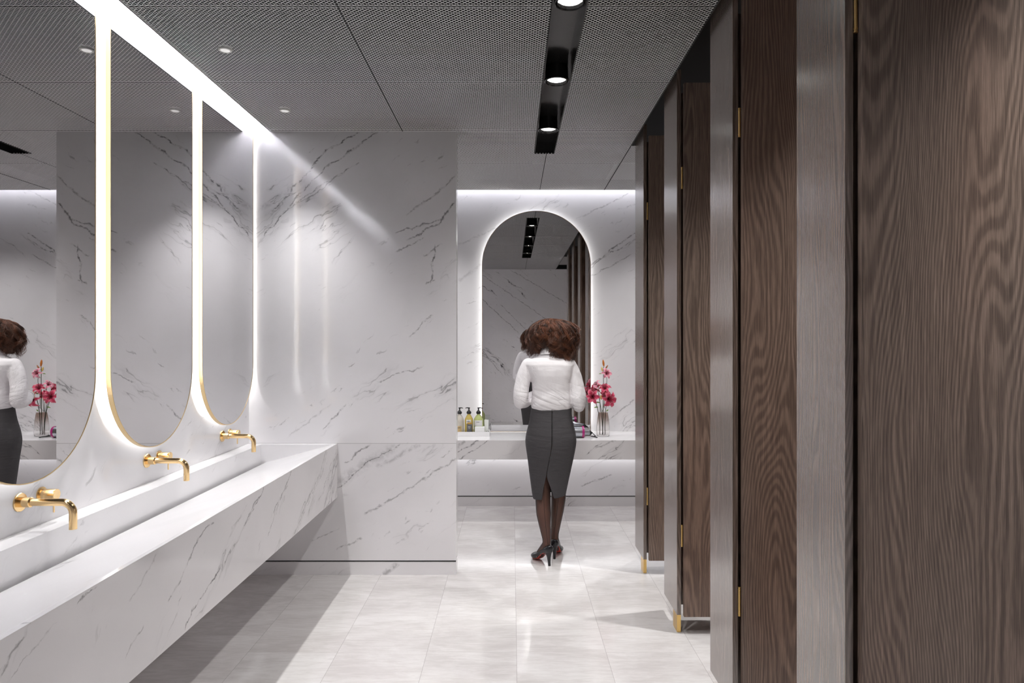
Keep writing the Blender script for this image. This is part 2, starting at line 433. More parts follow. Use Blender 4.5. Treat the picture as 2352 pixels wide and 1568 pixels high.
colsx = [(XCE+.004, -.71-.003), (-.71+.003, .2505-.003), (.2505+.003, XS)]
cache = {}
for ri in range(len(rows)-1):
    y0, y1 = rows[ri]+g, rows[ri+1]-g
    for ci, (x0, x1) in enumerate(colsx):
        cut = None
        if ci > 0 and y1 > SY0 and y0 < SY1: cut = (SX0, SX1, SY0, SY1)
        full = cut is None or (y0 >= SY0 and y1 <= SY1)
        key = (ci, round(y1-y0, 4), cut is not None)
        if full and key in cache:
            me, yb = cache[key]
            o = bpy.data.objects.new('mesh_panel', me); o.location = (0, y0-yb, 0)
        else:
            me = mesh_panel(x0, x1, y0, y1, cut)
            if full: cache[key] = (me, y0)
            o = bpy.data.objects.new('mesh_panel', me)
        COL.objects.link(o); o.parent = ceil
for (x0, x1, y0, y1) in ((XS+.008, 1.6, 4.765, 5.225-g), (1.61, XR-.004, 4.765, 5.225-g), (XS+.008, 1.6, 5.225+g, YCE-.006), (1.61, XR-.004, 5.225+g, YCE-.006)):
    o = bpy.data.objects.new('mesh_panel', mesh_panel(x0, x1, y0, y1)); COL.objects.link(o); o.parent = ceil
m = MB()
for yy in rows[1:-1]: m.box(XCE+.004, SX0-.004, yy-.005, yy+.005, ZC+.001, ZC+.012); m.box(SX1+.004, XS, yy-.005, yy+.005, ZC+.001, ZC+.012)
m.box(-.7128, -.7072, YN, YCE-.01, ZC+.001, ZC+.012)
m.box(.2477, .2533, YN, SY0-.01, ZC+.001, ZC+.012); m.box(.2477, .2533, SY1+.01, YCE-.01, ZC+.001, ZC+.012)
m.box(XCE+.001, XCE+.006, YN, YA, ZC-.001, ZC+.02); m.box(XS, XS+.006, YN, YCE, ZC-.001, ZC+.02)
m.build('joint_bars', simple('dark_joint_metal', (.010,.010,.011), .5, 0.), parent=ceil)

# LED strips
led = MB().box(XCE-.010, XCE-.001, YN+.02, YA-.004, 2.985, 3.02).build('led_strip', M['led'])
tag(led, 'glowing white light strip in the ceiling slot along the left wall', 'light strip')
led = MB().box(XL+.02, XR-.02, YF-.045, YF-.02, 3.03, 3.05).build('led_strip', M['ledF'])
tag(led, 'glowing white light strip in the ceiling slot above the far wall', 'light strip')

# ------------------------------------------------------------------ track light
fx = thing('recessed_light_fixture', 'long black recessed ceiling light with round lamps in one row', 'ceiling light', (.2345, 3.15, ZC))
m = MB()
ZH = 2.962
m.box(SX0, SX0+.004, SY0, SY1, ZC-.002, ZH); m.box(SX1-.004, SX1, SY0, SY1, ZC-.002, ZH)
m.box(SX0, SX1, SY0-.004, SY0, ZC-.002, ZH); m.box(SX0, SX1, SY1, SY1+.004, ZC-.002, ZH)
m.box(SX0, SX1, SY0, SY1, ZH-.006, ZH-.001)
m.build('channel', M['blackgloss'], fx)
for ly in (1.92, 2.75, 3.58, 4.41):
    lp = MB().lathe([(.058,.079),(.060,.06),(.060,.012),(.0655,.010),(.0655,0),(.060,-.003),(.057,.004),(.056,.006),(.053,.001),(.050,.004),(.047,.012)], (.2345, ly, ZC), n=40, cap=False).build('lamp', M['blackgloss'], fx, smooth=True, angle=40)
    MB().lathe([(.047,.012),(.030,.0125),(.0295,.010),(.006,.011),(.005,.004),(.001,.003)], (.2345, ly, ZC), n=40, cap=False).build('lens', M['lens'], lp, smooth=True, angle=30)
    MB().tube([(.2345,ly,ZC+.012),(.2345,ly,ZC-.001)], .0035, 8).build('bulb_cap', M['goldf'], lp)
LP = 26.
for ly in (1.92, 2.75, 3.58, 4.41):
    l = bpy.data.lights.new('ceiling_lamp_beam', 'SPOT'); l.energy = 12.5; l.spot_size = math.radians(146); l.spot_blend = .7; l.shadow_soft_size = .03; l.color = (1., .985, .965)
    o = bpy.data.objects.new('ceiling_lamp_beam', l); COL.objects.link(o); o.location = (.2345, ly, ZC-.012); o.scale = (.42, 1, 1)
# small white downlights over the basins, plus two added to brighten the far wall
dn = ['white round ceiling downlight near the front mirror', 'white round ceiling downlight above the middle mirror', 'white round ceiling downlight above the mirror nearest the middle wall',
      'added white round ceiling downlight behind the middle wall, brightening the far wall', 'added white round ceiling downlight past the farthest cubicle, brightening the far wall']
for i, (lx, ly) in enumerate(((-1.337, 2.36), (-1.337, 3.183), (-1.337, 4.018), (-.85, 5.55), (1.35, 5.45))):
    d = thing('ceiling_downlight', dn[i], 'ceiling light', (lx, ly, ZC), 'small round downlights over the basins')
    MB().lathe([(.0305,.01),(.0305,-.006),(.026,-.009),(.020,-.006)], (lx, ly, ZC), n=28, cap=False).build('trim_ring', M['disc'], d, smooth=True, angle=30)
    MB().lathe([(.021,-.0065),(.001,-.007)], (lx, ly, ZC), n=28, cap=False).build('lens', M['lensw'], d)
    l = bpy.data.lights.new('downlight_beam', 'SPOT'); l.energy = 17; l.spot_size = math.radians(88); l.spot_blend = 1.; l.shadow_soft_size = .018; l.color = (1.,.99,.98)
    o = bpy.data.objects.new('downlight_beam', l); COL.objects.link(o); o.location = (lx, ly, ZC-.02)
    if i > 2: l.energy = 19; l.spot_size = math.radians(120)

slab = ['white round downlight in the ceiling over the nearest toilet cubicle', 'white round downlight in the ceiling over the second toilet cubicle',
        'white round downlight in the ceiling over the third toilet cubicle', 'white round downlight in the ceiling over the farthest toilet cubicle']
for i, (lx, ly) in enumerate(((1.75,1.38),(1.75,2.28),(1.75,3.18),(1.75,4.08))):
    d = thing('ceiling_downlight', slab[i], 'ceiling light', (lx, ly, ZT), 'small round downlights over the cubicles')
    MB().lathe([(.045,.0),(.045,-.010),(.040,-.014),(.034,-.010)], (lx, ly, ZT), n=28, cap=False).build('trim_ring', M['disc'], d, smooth=True, angle=30)
    MB().lathe([(.035,-.0105),(.001,-.011)], (lx, ly, ZT), n=28, cap=False).build('lens', M['lens'], d)
    l = bpy.data.lights.new('cubicle_beam', 'SPOT'); l.energy = 55; l.spot_size = math.radians(92); l.spot_blend = .9; l.shadow_soft_size = .03; l.color = (1.,.99,.98)
    o = bpy.data.objects.new('cubicle_beam', l); COL.objects.link(o); o.location = (lx, ly, ZT-.02)

# ------------------------------------------------------------------ mirrors on the left wall
XM = -1.66
def mirror_outline(yc, hw, zt, zb, n=36):       # flat top, half round bottom; in (y,z)
    pts = [(yc-hw, zt), (yc+hw, zt)]
    zc = zb + hw
    for i in range(n+1):
        a = -PI*i/n
        pts.append((yc+hw*math.cos(a), zc+hw*math.sin(a)))
    return pts
def ring_prism(m, outer, inner, x0, x1, swap=None):
    n = len(outer)
    P_ = (lambda x,a,b: (x,a,b)) if swap is None else (lambda x,a,b: (a,x,b))
    vs = [P_(x0,*p) for p in outer]+[P_(x1,*p) for p in outer]+[P_(x1,*p) for p in inner]+[P_(x0,*p) for p in inner]
    fs = []
    for k in range(n):
        k2 = (k+1) % n
        for j in range(4):
            j2 = (j+1) % 4
            fs.append((j*n+k, j*n+k2, j2*n+k2, j2*n+k))
    m.add(vs, fs)
def solid_prism(m, out, x0, x1, swap=None):
    n = len(out); P_ = (lambda x,a,b: (x,a,b)) if swap is None else (lambda x,a,b: (a,x,b))
    m.add([P_(x0,*p) for p in out]+[P_(x1,*p) for p in out], [tuple(range(n)), tuple(range(2*n-1,n-1,-1))]+[(k,(k+1)%n,n+(k+1)%n,n+k) for k in range(n)])
mlab = ['long gold-framed wall mirror closest to the viewer, cut off by the left picture edge',
        'long gold-framed wall mirror in the middle of the row, round at the bottom',
        'long gold-framed wall mirror farthest back, next to the middle wall']
for i, yc in enumerate((2.360, 3.183, 4.017)):
    t = thing('wall_mirror', mlab[i], 'mirror', (XM, yc, 1.026), 'gold framed mirrors over the long basin')
    zb, hw, zt = 1.026, .3625, 2.872
    o_ = mirror_outline(yc, hw, zt, zb); i_ = mirror_outline(yc, hw-.0035, zt-.0035, zb+.0035); w_ = mirror_outline(yc, hw-.006, zt-.006, zb+.006)
    m = MB(); ring_prism(m, o_, i_, XM-.019, XM+.0012); m.build('frame', M['goldf'], t)
    m = MB(); solid_prism(m, i_, XM-.012, XM); m.build('mirror_glass', M['mirror'], t)
    h1 = mirror_outline(yc, hw-.05, zt-.04, zb+.05); h2 = mirror_outline(yc, hw-.06, zt-.05, zb+.06)
    m = MB(); ring_prism(m, h1, h2, XL+.006, XM-.013)
    m.build('halo_light', M['halo'], t)

# far arched mirror
YM = 6.235; cxm, rm = .2227, .497; zt = 2.708; zbm = .692
def arch(r, zb, n=48):
    pts = [(cxm-r, zb), (cxm+r, zb)]
    for k in range(n+1):
        a = PI*k/n; pts.append((cxm+r*math.cos(a), zt-rm+r*math.sin(a)))
    return pts
t = thing('arched_mirror', 'tall mirror with round arched top above the far counter', 'mirror', (cxm, YM, zbm))
m = MB(); ring_prism(m, arch(rm, zbm), arch(rm-.004, zbm+.004), YM-.001, YM+.016, 1); m.build('frame', simple('bronze_frame', (.35,.22,.10), .3, 1.), t)
m = MB(); solid_prism(m, arch(rm-.004, zbm+.004), YM, YM+.012, 1); m.build('mirror_glass', M['mirror'], t)
m = MB(); ring_prism(m, arch(rm-.03, zbm+.06), arch(rm-.045, zbm+.07), YM+.013, YF-.006, 1); m.build('halo_light', M['haloF'], t)

# ------------------------------------------------------------------ long basin
t = thing('trough_basin', 'long white marble trough basin hung on the left wall', 'sink', (-1.42, 2.5, .506))
Y0b, Y1b = .55, 4.431
e = .055
MB().prism([(-1.150,.506),(-1.133,.506),(-1.133,.854),(-1.150,.854)], Y0b, Y1b).build('front_panel', M['basinF'], t)
MB().prism([(-1.150,.8538),(-1.160,.8515),(-1.584,.738),(-1.584,.66),(-1.150,.66)], Y0b+e, Y1b-e).build('sloped_trough', M['basinS'], t)
m = MB().box(-1.706, -1.612, Y0b, Y1b, .506, .854); m.box(-1.612,-1.150, Y0b, Y0b+e, .506, .854); m.box(-1.612,-1.150, Y1b-e, Y1b, .506, .854)
m.build('back_ledge', M['basin'], t)
MB().box(-1.612,-1.150, Y0b+e, Y1b-e, .506, .62).build('underside', M['basin'], t)
ul = MB().box(-1.60,-1.585, Y0b+.1, Y1b-.05, .495, .505).build('led_strip', emis('under_basin_led', (.98,.98,1.), .3), t)

# taps
def make_tap(yc, zc):
    x0 = XL
    t = thing('wall_tap', '', 'tap', (x0, yc, zc), 'gold wall taps over the long basin')
    MB().lathe([(.0,0),(.0325,0.0),(.0325,.004),(.031,.006),(.0,.006)], (x0, yc, zc), (1,0,0), 36, cap=False).build('wall_plate', M['gold'], t, smooth=True, angle=30)
    MB().lathe([(.0175,.005),(.0175,.040),(.016,.042),(.0125,.042)], (x0, yc, zc), (1,0,0), 28).build('collar', M['gold'], t, smooth=True, angle=30)
    xe = -1.521; r = .038
    pts = [(x0+.03, yc, zc), (x0+.10, yc, zc), (xe-r, yc, zc)] + arc((xe-r, yc, zc-r), r, PI/2, 0, 10)[1:] + [(xe, yc, zc-.091)]
    sp = MB().tube(pts, .0128, 20).build('spout', M['gold'], t, smooth=True, angle=50)
    MB().lathe([(.0128,0),(.0128,-.002),(.010,-.002),(.010,.004),(.0,.004)], (xe, yc, zc-.091), (0,0,1), 20, cap=False).build('aerator', M['goldf'], sp)
    yh = yc+.109; zh = zc+.003
    MB().lathe([(.0,0),(.0275,0),(.0275,.004),(.0,.006)], (x0, yh, zh), (1,0,0), 32, cap=False).build('handle_plate', M['gold'], t, smooth=True, angle=30)
    k = MB().lathe([(.0195,.004),(.0195,.022),(.0188,.0225),(.0188,.0235),(.0195,.024),(.0195,.056),(.019,.0575),(.0,.0575)], (x0, yh, zh), (1,0,0), 32, cap=False).build('handle', M['gold'], t, smooth=True, angle=30)
    MB().tube([(x0+.046, yh, zh-.018), (x0+.046, yh, zh-.065)], .0032, 10).build('lever', M['gold'], k)
    return t
tap = make_tap(2.366, .958)
tlab = ['gold wall tap nearest the viewer, below the cut-off front mirror', 'gold wall tap below the middle mirror', 'gold wall tap farthest back, beside the middle wall']
for i, yy in enumerate((2.366, 3.190, 4.020)):
    o = tap if i == 0 else copy_tree(tap); o.location.y = yy; o['label'] = tlab[i]

# ------------------------------------------------------------------ toilet cubicles
def make_cubicle():
    X0 = .8596
    t = thing('toilet_cubicle', '', 'toilet cubicle', (X0, 0, 0), 'dark wood toilet cubicles along the right side')
    MB().box(X0, X0+.0213, 0, .30, .0905, 2.933).build('pilaster_panel', M['wood_gloss'], t, bevel=.0008)
    MB().box(X0+.0213, 1.54+X0, .143, .165, .0905, 2.86).build('partition_panel', M['wood'], t)
    d = MB().box(X0+.0305, X0+.632, -.028, -.003, .0907, 2.853).build('door', M['wood'], t, bevel=.001)
    for zc in (.505, 2.365):
        h = MB()
        h.tube([(X0+.0245, -.006, zc-.055), (X0+.0245, -.006, zc+.055)], .0045, 12)
        for k in (-.055, -.046, .046, .055): h.tube([(X0+.0245, -.006, zc+k-.0015), (X0+.0245, -.006, zc+k+.0015)], .0056, 12)
        h.build('hinge', M['brass'], d)
    MB().box(X0+.0006, X0+.0207, .001, .088, 0, .092).build('foot', M['brass'], t, bevel=.0008)
    return t
cb = make_cubicle()
clab = ['dark wood toilet cubicle in the right foreground with the widest open door', 'dark wood toilet cubicle second from the right picture edge',
        'dark wood toilet cubicle with gold foot, third from the right picture edge', 'dark wood toilet cubicle farthest back, with gold foot beside the far counter']
for i, yy in enumerate((1.762, 2.660, 3.557, 4.462)):
    o = cb if i == 0 else copy_tree(cb); o.location.y = yy; o['label'] = clab[i]

# ------------------------------------------------------------------ far counter
YC0 = 5.703; ZK = .689
t = thing('vanity_counter', 'white marble counter hung on the far wall under the arched mirror', 'counter', (.3, 6.0, .529))
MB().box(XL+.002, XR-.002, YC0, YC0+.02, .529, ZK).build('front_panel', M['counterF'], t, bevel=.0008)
MB().box(XL+.002, XR-.002, YC0+.02, YF-.001, ZK-.02, ZK).build('top_slab', M['counterT'], t)
MB().box(XL+.002, XR-.002, YC0+.02, YF-.001, .529, .55).build('underside', M['counterT'], t)
MB().box(XL+.05, XR-.05, YF-.085, YF-.030, .520, .528).build('led_strip', M['under'], t)

# ------------------------------------------------------------------ things on the counter
CZ = ZK
def glassm(name, col, rough=.02):
    t = NT(name); t.P(Base_Color=(*col,1), Roughness=rough); t.b.inputs['Transmission Weight'].default_value = 1.; t.b.inputs['IOR'].default_value = 1.45; return t.m
tr = MB().box(-.62,-.195,5.935,6.115,CZ+.0005,CZ+.008); tr.box(-.62,-.195,5.935,5.941,CZ+.008,CZ+.040); tr.box(-.62,-.195,6.109,6.115,CZ+.008,CZ+.040); tr.box(-.201,-.195,5.941,6.109,CZ+.008,CZ+.040); tr.box(-.62,-.614,5.941,6.109,CZ+.008,CZ+.040)
tag(tr.build('tray', M['counterT'], bevel=.001), 'low pale marble tray holding pump bottles on the far counter', 'tray')
BZ = CZ+.0085
liq = {'clear': ((.86,.80,.70), (.62,.45,.22)), 'amber': ((.80,.62,.18), (.8,.8,.78)), 'green': ((.66,.74,.30), (.75,.74,.75))}
def bottle(x, y, r, kind, label, nz):
    t = thing('pump_bottle', label, 'bottle', (x, y, BZ), 'pump bottles on the tray')
    c, lc = liq[kind]
    mt = NT('liquid_'+kind); mt.P(Base_Color=(*c,1), Roughness=.08); mt.b.inputs['Transmission Weight'].default_value = .45; mt.b.inputs['IOR'].default_value = 1.35
    MB().lathe([(0,0),(r*.95,0),(r,.006),(r,.118),(r*.93,.135),(r*.62,.158),(.014,.172),(.012,.185)], (x,y,BZ), n=32).build('bottle_body', mt.m, t, smooth=True, angle=50)
    p = MB().lathe([(.0,.178),(.016,.178),(.0205,.184),(.0205,.193),(.017,.200),(.010,.207),(.006,.214),(.006,.224),(.0095,.228),(.0095,.235),(0,.236)], (x,y,BZ), n=24).build('pump', M['blackmatt'], t, smooth=True, angle=50)
    MB().tube([(x,y,BZ+.231),(x+nz*.018,y-.004,BZ+.233),(x+nz*.031,y-.006,BZ+.229)], [.005,.004,.003], 10).build('nozzle', M['blackmatt'], p, smooth=True)
    n = 14; rr = r+.0008; vs = []
    z0, z1 = (.075, .125) if kind == 'green' else ((.02,.075) if kind == 'clear' else (.095,.13))
    hw = .9 if kind == 'green' else .55
    for k in range(n+1):
        a = -PI/2 - hw + 2*hw*k/n
        for zz in (z0, z1):
            vs.append((x+rr*math.cos(a), y+rr*math.sin(a), BZ+zz)); 
        for zz in (z1, z0):
            vs.append((x+(rr-.0006)*math.cos(a), y+(rr-.0006)*math.sin(a), BZ+zz))
    fs = []
    for k in range(n):
        for j in range(4): fs.append((k*4+j, k*4+(j+1)%4, k*4+4+(j+1)%4, k*4+4+j))
    lb = MB().add(vs, fs).build('paper_label', simple('label_'+kind, lc, .6), t, smooth=False)
    m = MB(); zz = BZ+z1-.012
    for k in range(4): m.box(x-.016+k*.007, x-.011+k*.007, y-rr-.0012, y-rr-.0004, zz-.005, zz)
    m.build('print', simple('label_print_'+kind, (.12,.12,.13), .6), lb)
bottle(-.463, 6.03, .038, 'clear', 'pump bottle with clear contents, half hidden by the middle wall edge', 1)
bottle(-.381, 6.035, .038, 'amber', 'pump bottle with amber contents, middle of the three', -1)
bottle(-.296, 6.035, .043, 'green', 'pump bottle with pale green contents and grey label, right end of three', 1)
t = thing('jar', 'small dark grey jar in front of the amber pump bottle', 'jar', (-.371, 5.966, BZ))
MB().lathe([(0,0),(.0225,0),(.0235,.003),(.0235,.094),(.021,.097),(0,.097)], (-.371,5.966,BZ), n=28).build('jar_body', simple('dark_grey_jar', (.10,.10,.105), .4), t, smooth=True, angle=40)
MB().lathe([(0,.097),(.021,.097),(.021,.110),(0,.111)], (-.371,5.966,BZ), n=28).build('lid', simple('amber_lid', (.42,.24,.05), .3), t, smooth=True, angle=40)
m = MB()
for k in range(3): m.box(-.381+k*.007, -.376+k*.007, 5.9418, 5.9428, BZ+.070, BZ+.078)
for k in range(3): m.box(-.380+k*.006, -.376+k*.006, 5.9418, 5.9428, BZ+.060, BZ+.063)
m.build('print', simple('jar_print', (.5,.5,.5), .5), t)
o = MB().box(-.325,-.238,5.945,5.983,BZ,BZ+.074).build('soap_box', simple('white_card', (.80,.80,.80), .5), bevel=.004); tag(o, 'small white soap box lying in front of the green pump bottle', 'box')
t = thing('cream_tube', 'white cream tube standing right of the pump bottles', 'tube', (-.226, 6.03, BZ))
MB().lathe([(0,0),(.013,0),(.013,.022),(0,.022)], (-.226,6.03,BZ), n=20).build('cap', simple('cap_white', (.7,.7,.7), .3), t, smooth=True, angle=40)
rg = []
for k in range(8):
    f = k/7; a = .017*(1+.15*f); b = .014*(1-f)+.0015
    rg.append([(-.226+a*math.cos(2*PI*j/20), 6.03+b*math.sin(2*PI*j/20), BZ+.022+.105*f) for j in range(20)])
MB().loft(rg).build('tube_body', simple('tube_white', (.78,.79,.77), .4), t, smooth=True, angle=60)
o = MB().lathe([(0,0),(.011,0),(.013,.004),(.013,.034),(.010,.036),(.010,.004),(0,.004)], (-.214,5.965,BZ), n=20, cap=False).build('glass_cup', glassm('clear_glass', (.95,.95,.95)), smooth=True, angle=40); tag(o, 'tiny clear glass at the right end of the tray', 'glass')

# hair dryer lying on the counter
silver = simple('brushed_silver', (.42,.43,.46), .25, .9); mag = simple('magenta_plastic', (.36,.02,.16), .3)
hx, hy, hz, hr = .60, 5.87, CZ+.050, .049
t = thing('hair_dryer', 'silver hair dryer with magenta ring lying on the far counter', 'hair dryer', (hx, hy, CZ))
MB().lathe([(.034,-.15),(.040,-.145),(.047,-.12),(.049,-.08),(.049,0),(.043,.001),(.040,-.02)], (hx,hy,hz), (1,.0,0), 36, cap=False).build('barrel', silver, t, smooth=True, angle=40)
MB().lathe([(.038,-.14),(.034,-.15),(.02,-.151),(.0,-.149)], (hx,hy,hz), (1,0,0), 30, cap=False).build('nozzle', mag, t, smooth=True, angle=40)
rg = MB().lathe([(.0492,0),(.050,.010),(.048,.020),(.040,.022),(.033,.018),(.030,.004)], (hx,hy,hz), (1,0,0), 36, cap=False).build('intake_ring', mag, t, smooth=True, angle=50)
MB().lathe([(.031,.006),(.02,.008),(.0,.006)], (hx,hy,hz), (1,0,0), 30, cap=False).build('fan_grille', M['blackmatt'], t, smooth=True)
hd = MB().tube([(hx-.035,hy+.03,CZ+.046),(hx+.015,hy+.085,CZ+.033),(hx+.065,hy+.115,CZ+.026),(hx+.080,hy+.12,CZ+.025)], [.022,.022,.023,.021], 24).build('handle', silver, t, smooth=True, angle=50)
MB().lathe([(.021,0),(.0225,.001),(.0215,.012),(.010,.022),(.006,.03),(0,.03)], (hx+.077,hy+.119,CZ+.025), (1,.2,0), 24).build('handle_cap', M['blackmatt'], hd, smooth=True, angle=50)
cp = []
for k in range(60):
    f = k/59
    cp.append((hx+.105 + .005*f + .022*math.sin(f*9), hy+.105 - .12*f + .02*math.cos(f*11), CZ+.0045 + .02*max(0, 1-f*9)))
MB().tube(cp, .0035, 8).build('cord', M['blackmatt'], t, smooth=True)

# vase and lilies
vx, vy = .797, 5.975
gv = NT('smoked_glass'); cz_ = gv.sep(gv.co())[2]
gv.P(Base_Color=gv.mix(gv.rng(cz_, .07, .20), (.95,.94,.93,1), (.62,.52,.47,1)), Roughness=.02); gv.b.inputs['Transmission Weight'].default_value = 1.; gv.b.inputs['IOR'].default_value = 1.3
v = thing('glass_vase', 'smoky glass vase holding pink lilies on the far counter', 'vase', (vx, vy, CZ))
MB().lathe([(0,0.0005),(.050,.0005),(.055,.004),(.058,.03),(.057,.08),(.052,.14),(.044,.19),(.041,.206),(.0395,.206),(.0425,.19),(.0505,.14),(.0555,.08),(.0565,.03),(.053,.010),(0,.009)], (vx,vy,CZ), n=40, cap=False).build('vase_body', gv.m, v, smooth=True, angle=60)
pet = NT('lily_petal'); at = pet.t.nodes.new('ShaderNodeAttribute'); at.attribute_name = 'tint'
pet.P(Base_Color=at.outputs['Color'], Roughness=.45); pet.b.inputs['Subsurface Weight'].default_value = .15; pet.b.inputs['Subsurface Scale'].default_value = .01
stemm = simple('dark_green_stem', (.030,.055,.018), .5); leafm = simple('lily_leaf', (.20,.36,.06), .45)
budo = simple('orange_bud', (.58,.17,.02), .4); budy = simple('yellow_bud', (.75,.55,.16), .4); budr = simple('reddish_bud', (.40,.14,.05), .4)
def lily(parent, c, ax, R, pale=0.):
    ax = Vector(ax).normalized(); u = ax.orthogonal().normalized(); w = ax.cross(u); c = Vector(c)
    base = c - ax*R*.55
    deep = (.30,.008,.035); mid = (.56,.030,.095); edge = (.84,.30,.38)
    if pale: deep = (.58,.02,.10); mid = (.86,.27,.38); edge = (.93,.75,.78)
    fl = MB()
    for k in range(6):
        a = 2*PI*k/6 + .2 + random.uniform(-.08,.08); rad = u*math.cos(a)+w*math.sin(a); tan = ax.cross(rad)
        wd = R*(.27 if k % 2 else .36); vs = []; cs = []; NT_, NS = 11, 6
        Lr = R*random.uniform(.92,1.1); crv = random.uniform(.30,.55)
        for side in (0, 1):
            for i in range(NT_+1):
                f = i/NT_
                rr = Lr*(f**1.15); hh = R*(.62*math.sin(min(f*1.9,1.9)*PI/2*.75) - crv*max(0,f-.55)**2*3.2)
                ww = wd*(math.sin(PI*min(f*.93+.06,1))**.75)
                for j in range(NS+1):
                    s = -1+2*j/NS
                    p = base + rad*rr*.97 + ax*(hh + ww*.35*s*s - side*.0009 + .004*math.sin(f*14+s*3)*abs(s)*(R/.07)) + tan*ww*s
                    vs.append(p)
                    e_ = min(1, abs(s)**3*.8 + max(0,f-.82)*2.5); d_ = max(0, 1-f*2.2)
                    col = [mid[q]*(1-e_)+edge[q]*e_ for q in range(3)]; col = [col[q]*(1-d_)+deep[q]*d_ for q in range(3)]
                    cs.append(tuple(col))
        n = (NT_+1)*(NS+1); fs = []
        for side in (0,1):
            for i in range(NT_):
                for j in range(NS):
                    q = side*n + i*(NS+1)+j; qd = (q, q+1, q+NS+2, q+NS+1)
                    fs.append(qd if side == 0 else qd[::-1])
        for i in range(NT_):
            for j in (0, NS):
                q = i*(NS+1)+j; fs.append((q, q+NS+1, n+q+NS+1, n+q))
        fl.add(vs, fs, cs)
    f_ = fl.build('flower', pet.m, parent, smooth=True)
    s = MB()
    for k in range(6):
        a = 2*PI*k/6+.5; rad = u*math.cos(a)+w*math.sin(a); tip = base + ax*R*.85 + rad*R*.28
        s.tube([base, base+ax*R*.45+rad*R*.08, tip], .0011, 5)
        s.ell(tip, (.0035,.0018,.0035), nu=6, nv=4)
    s.build('stamens', simple('dark_stamen', (.10,.02,.015), .6), f_)
    return base
def Wp(px, py, D=5.975): return Vector(((px-1176)/F*D, D, H-(py-784)/F*D))
def curve3(a, b, c, n=10):
    a, b, c = Vector(a), Vector(b), Vector(c)
    return [a*(1-t)**2 + b*2*t*(1-t) + c*t*t for t in [i/n for i in range(n+1)]]
def leaf(parent, p, d, L=.05, w=.006):
    d = Vector(d).normalized(); s = d.cross(Vector((0,1,.2))).normalized(); n = d.cross(s); vs = []
    for side in (0,1):
        for i in range(8):
            f = i/7; c = Vector(p)+d*L*f - Vector((0,0,1))*L*.35*f*f
            ww = w*math.sin(PI*min(1,f*.94+.05))
            vs += [c-s*ww-n*side*.0007, c+n*ww*.25-n*side*.0007, c+s*ww-n*side*.0007]
    fs = []
    for i in range(7):
        for j in (0,1): q = i*3+j; fs.append((q,q+1,q+4,q+3)); q += 24; fs.append((q+3,q+4,q+1,q))
        for j in (0,2): q = i*3+j; fs.append((q,q+3,q+27,q+24))
    MB().add(vs, fs).build('leaf', leafm, parent, smooth=True)
def bud(parent, p, d, L, r, mt):
    MB().lathe([(.001,0),(r*.6,L*.12),(r,L*.45),(r*.8,L*.75),(r*.35,L*.95),(.0005,L)], p, d, 12).build('bud', mt, parent, smooth=True)
def stem_thing(label, base, flowers, topctl):
    t = thing('lily_stem', label, 'flower', base, 'pink lilies in the glass vase')
    return t
# stem A (tallest: buds, pale flower)
A0 = Vector((vx-.005, vy, CZ+.014))
tA = thing('lily_stem', 'tallest lily stem with orange buds over a small pale pink bloom', 'flower', A0, 'pink lilies in the glass vase')
topA = Wp(1386, 842); MB().tube(curve3(A0, (vx+.005,vy,1.0), topA), [.0032]*6+[.0025]*5, 8).build('stem', stemm, tA, smooth=True)
bud(tA, Wp(1387,842), (-.12,0,1), .064, .0095, budo); bud(tA, Wp(1384,853), (-.25,0,1), .042, .008, budy); bud(tA, Wp(1390,848), (.5,0,.8), .045, .007, budr)
b = lily(tA, Wp(1394,857,5.95), (.15,-1,.25), .052, 1.)
MB().tube(curve3(Wp(1389,890), Wp(1397,880), b), .002, 7).build('branch', stemm, tA)
leaf(tA, Wp(1384,858), (-1,0,.3), .035, .005); leaf(tA, Wp(1388,868), (.6,0,.8), .03, .005); leaf(tA, Wp(1386,850), (.1,0,1), .03, .006)
# stem B (right big flower + small upper)
B0 = Vector((vx+.018, vy+.01, CZ+.014))
tB = thing('lily_stem', 'lily stem with the largest deep pink bloom, leaning right', 'flower', B0, 'pink lilies in the glass vase')
b = lily(tB, Wp(1401,917,5.93), (.25,-1,-.12), .078)
MB().tube(curve3(B0, (vx+.01,vy,.93), b), .0028, 8).build('stem', stemm, tB, smooth=True)
b = lily(tB, Wp(1389,890,5.95), (-.2,-.7,.6), .058)
MB().tube(curve3((vx+.012,vy,.93), Wp(1388,915), b), .0022, 7).build('branch', stemm, tB)
leaf(tB, Wp(1392,905), (.9,0,.5), .05); leaf(tB, Wp(1393,945), (.5,0,.9), .035)
# stem C (left big flower + side-view bloom)
C0 = Vector((vx-.03, vy-.005, CZ+.014))
tC = thing('lily_stem', 'lily stem with blooms turned left, nearest the woman', 'flower', C0, 'pink lilies in the glass vase')
b = lily(tC, Wp(1361,911,5.94), (-.25,-1,.05), .068)
MB().tube(curve3(C0, (vx-.02,vy,.90), b), .0026, 8).build('stem', stemm, tC, smooth=True)
b = lily(tC, Wp(1369,882,5.98), (-.8,-.3,.55), .05, .5)
MB().tube(curve3((vx-.025,vy,.90), Wp(1378,915), b), .0022, 7).build('branch', stemm, tC)
bud(tC, Wp(1381,918), (-.1,0,1), .045, .009, budy); leaf(tC, Wp(1378,925), (-.8,0,.4), .045); leaf(tC, Wp(1374,935), (-.9,0,.2), .04)
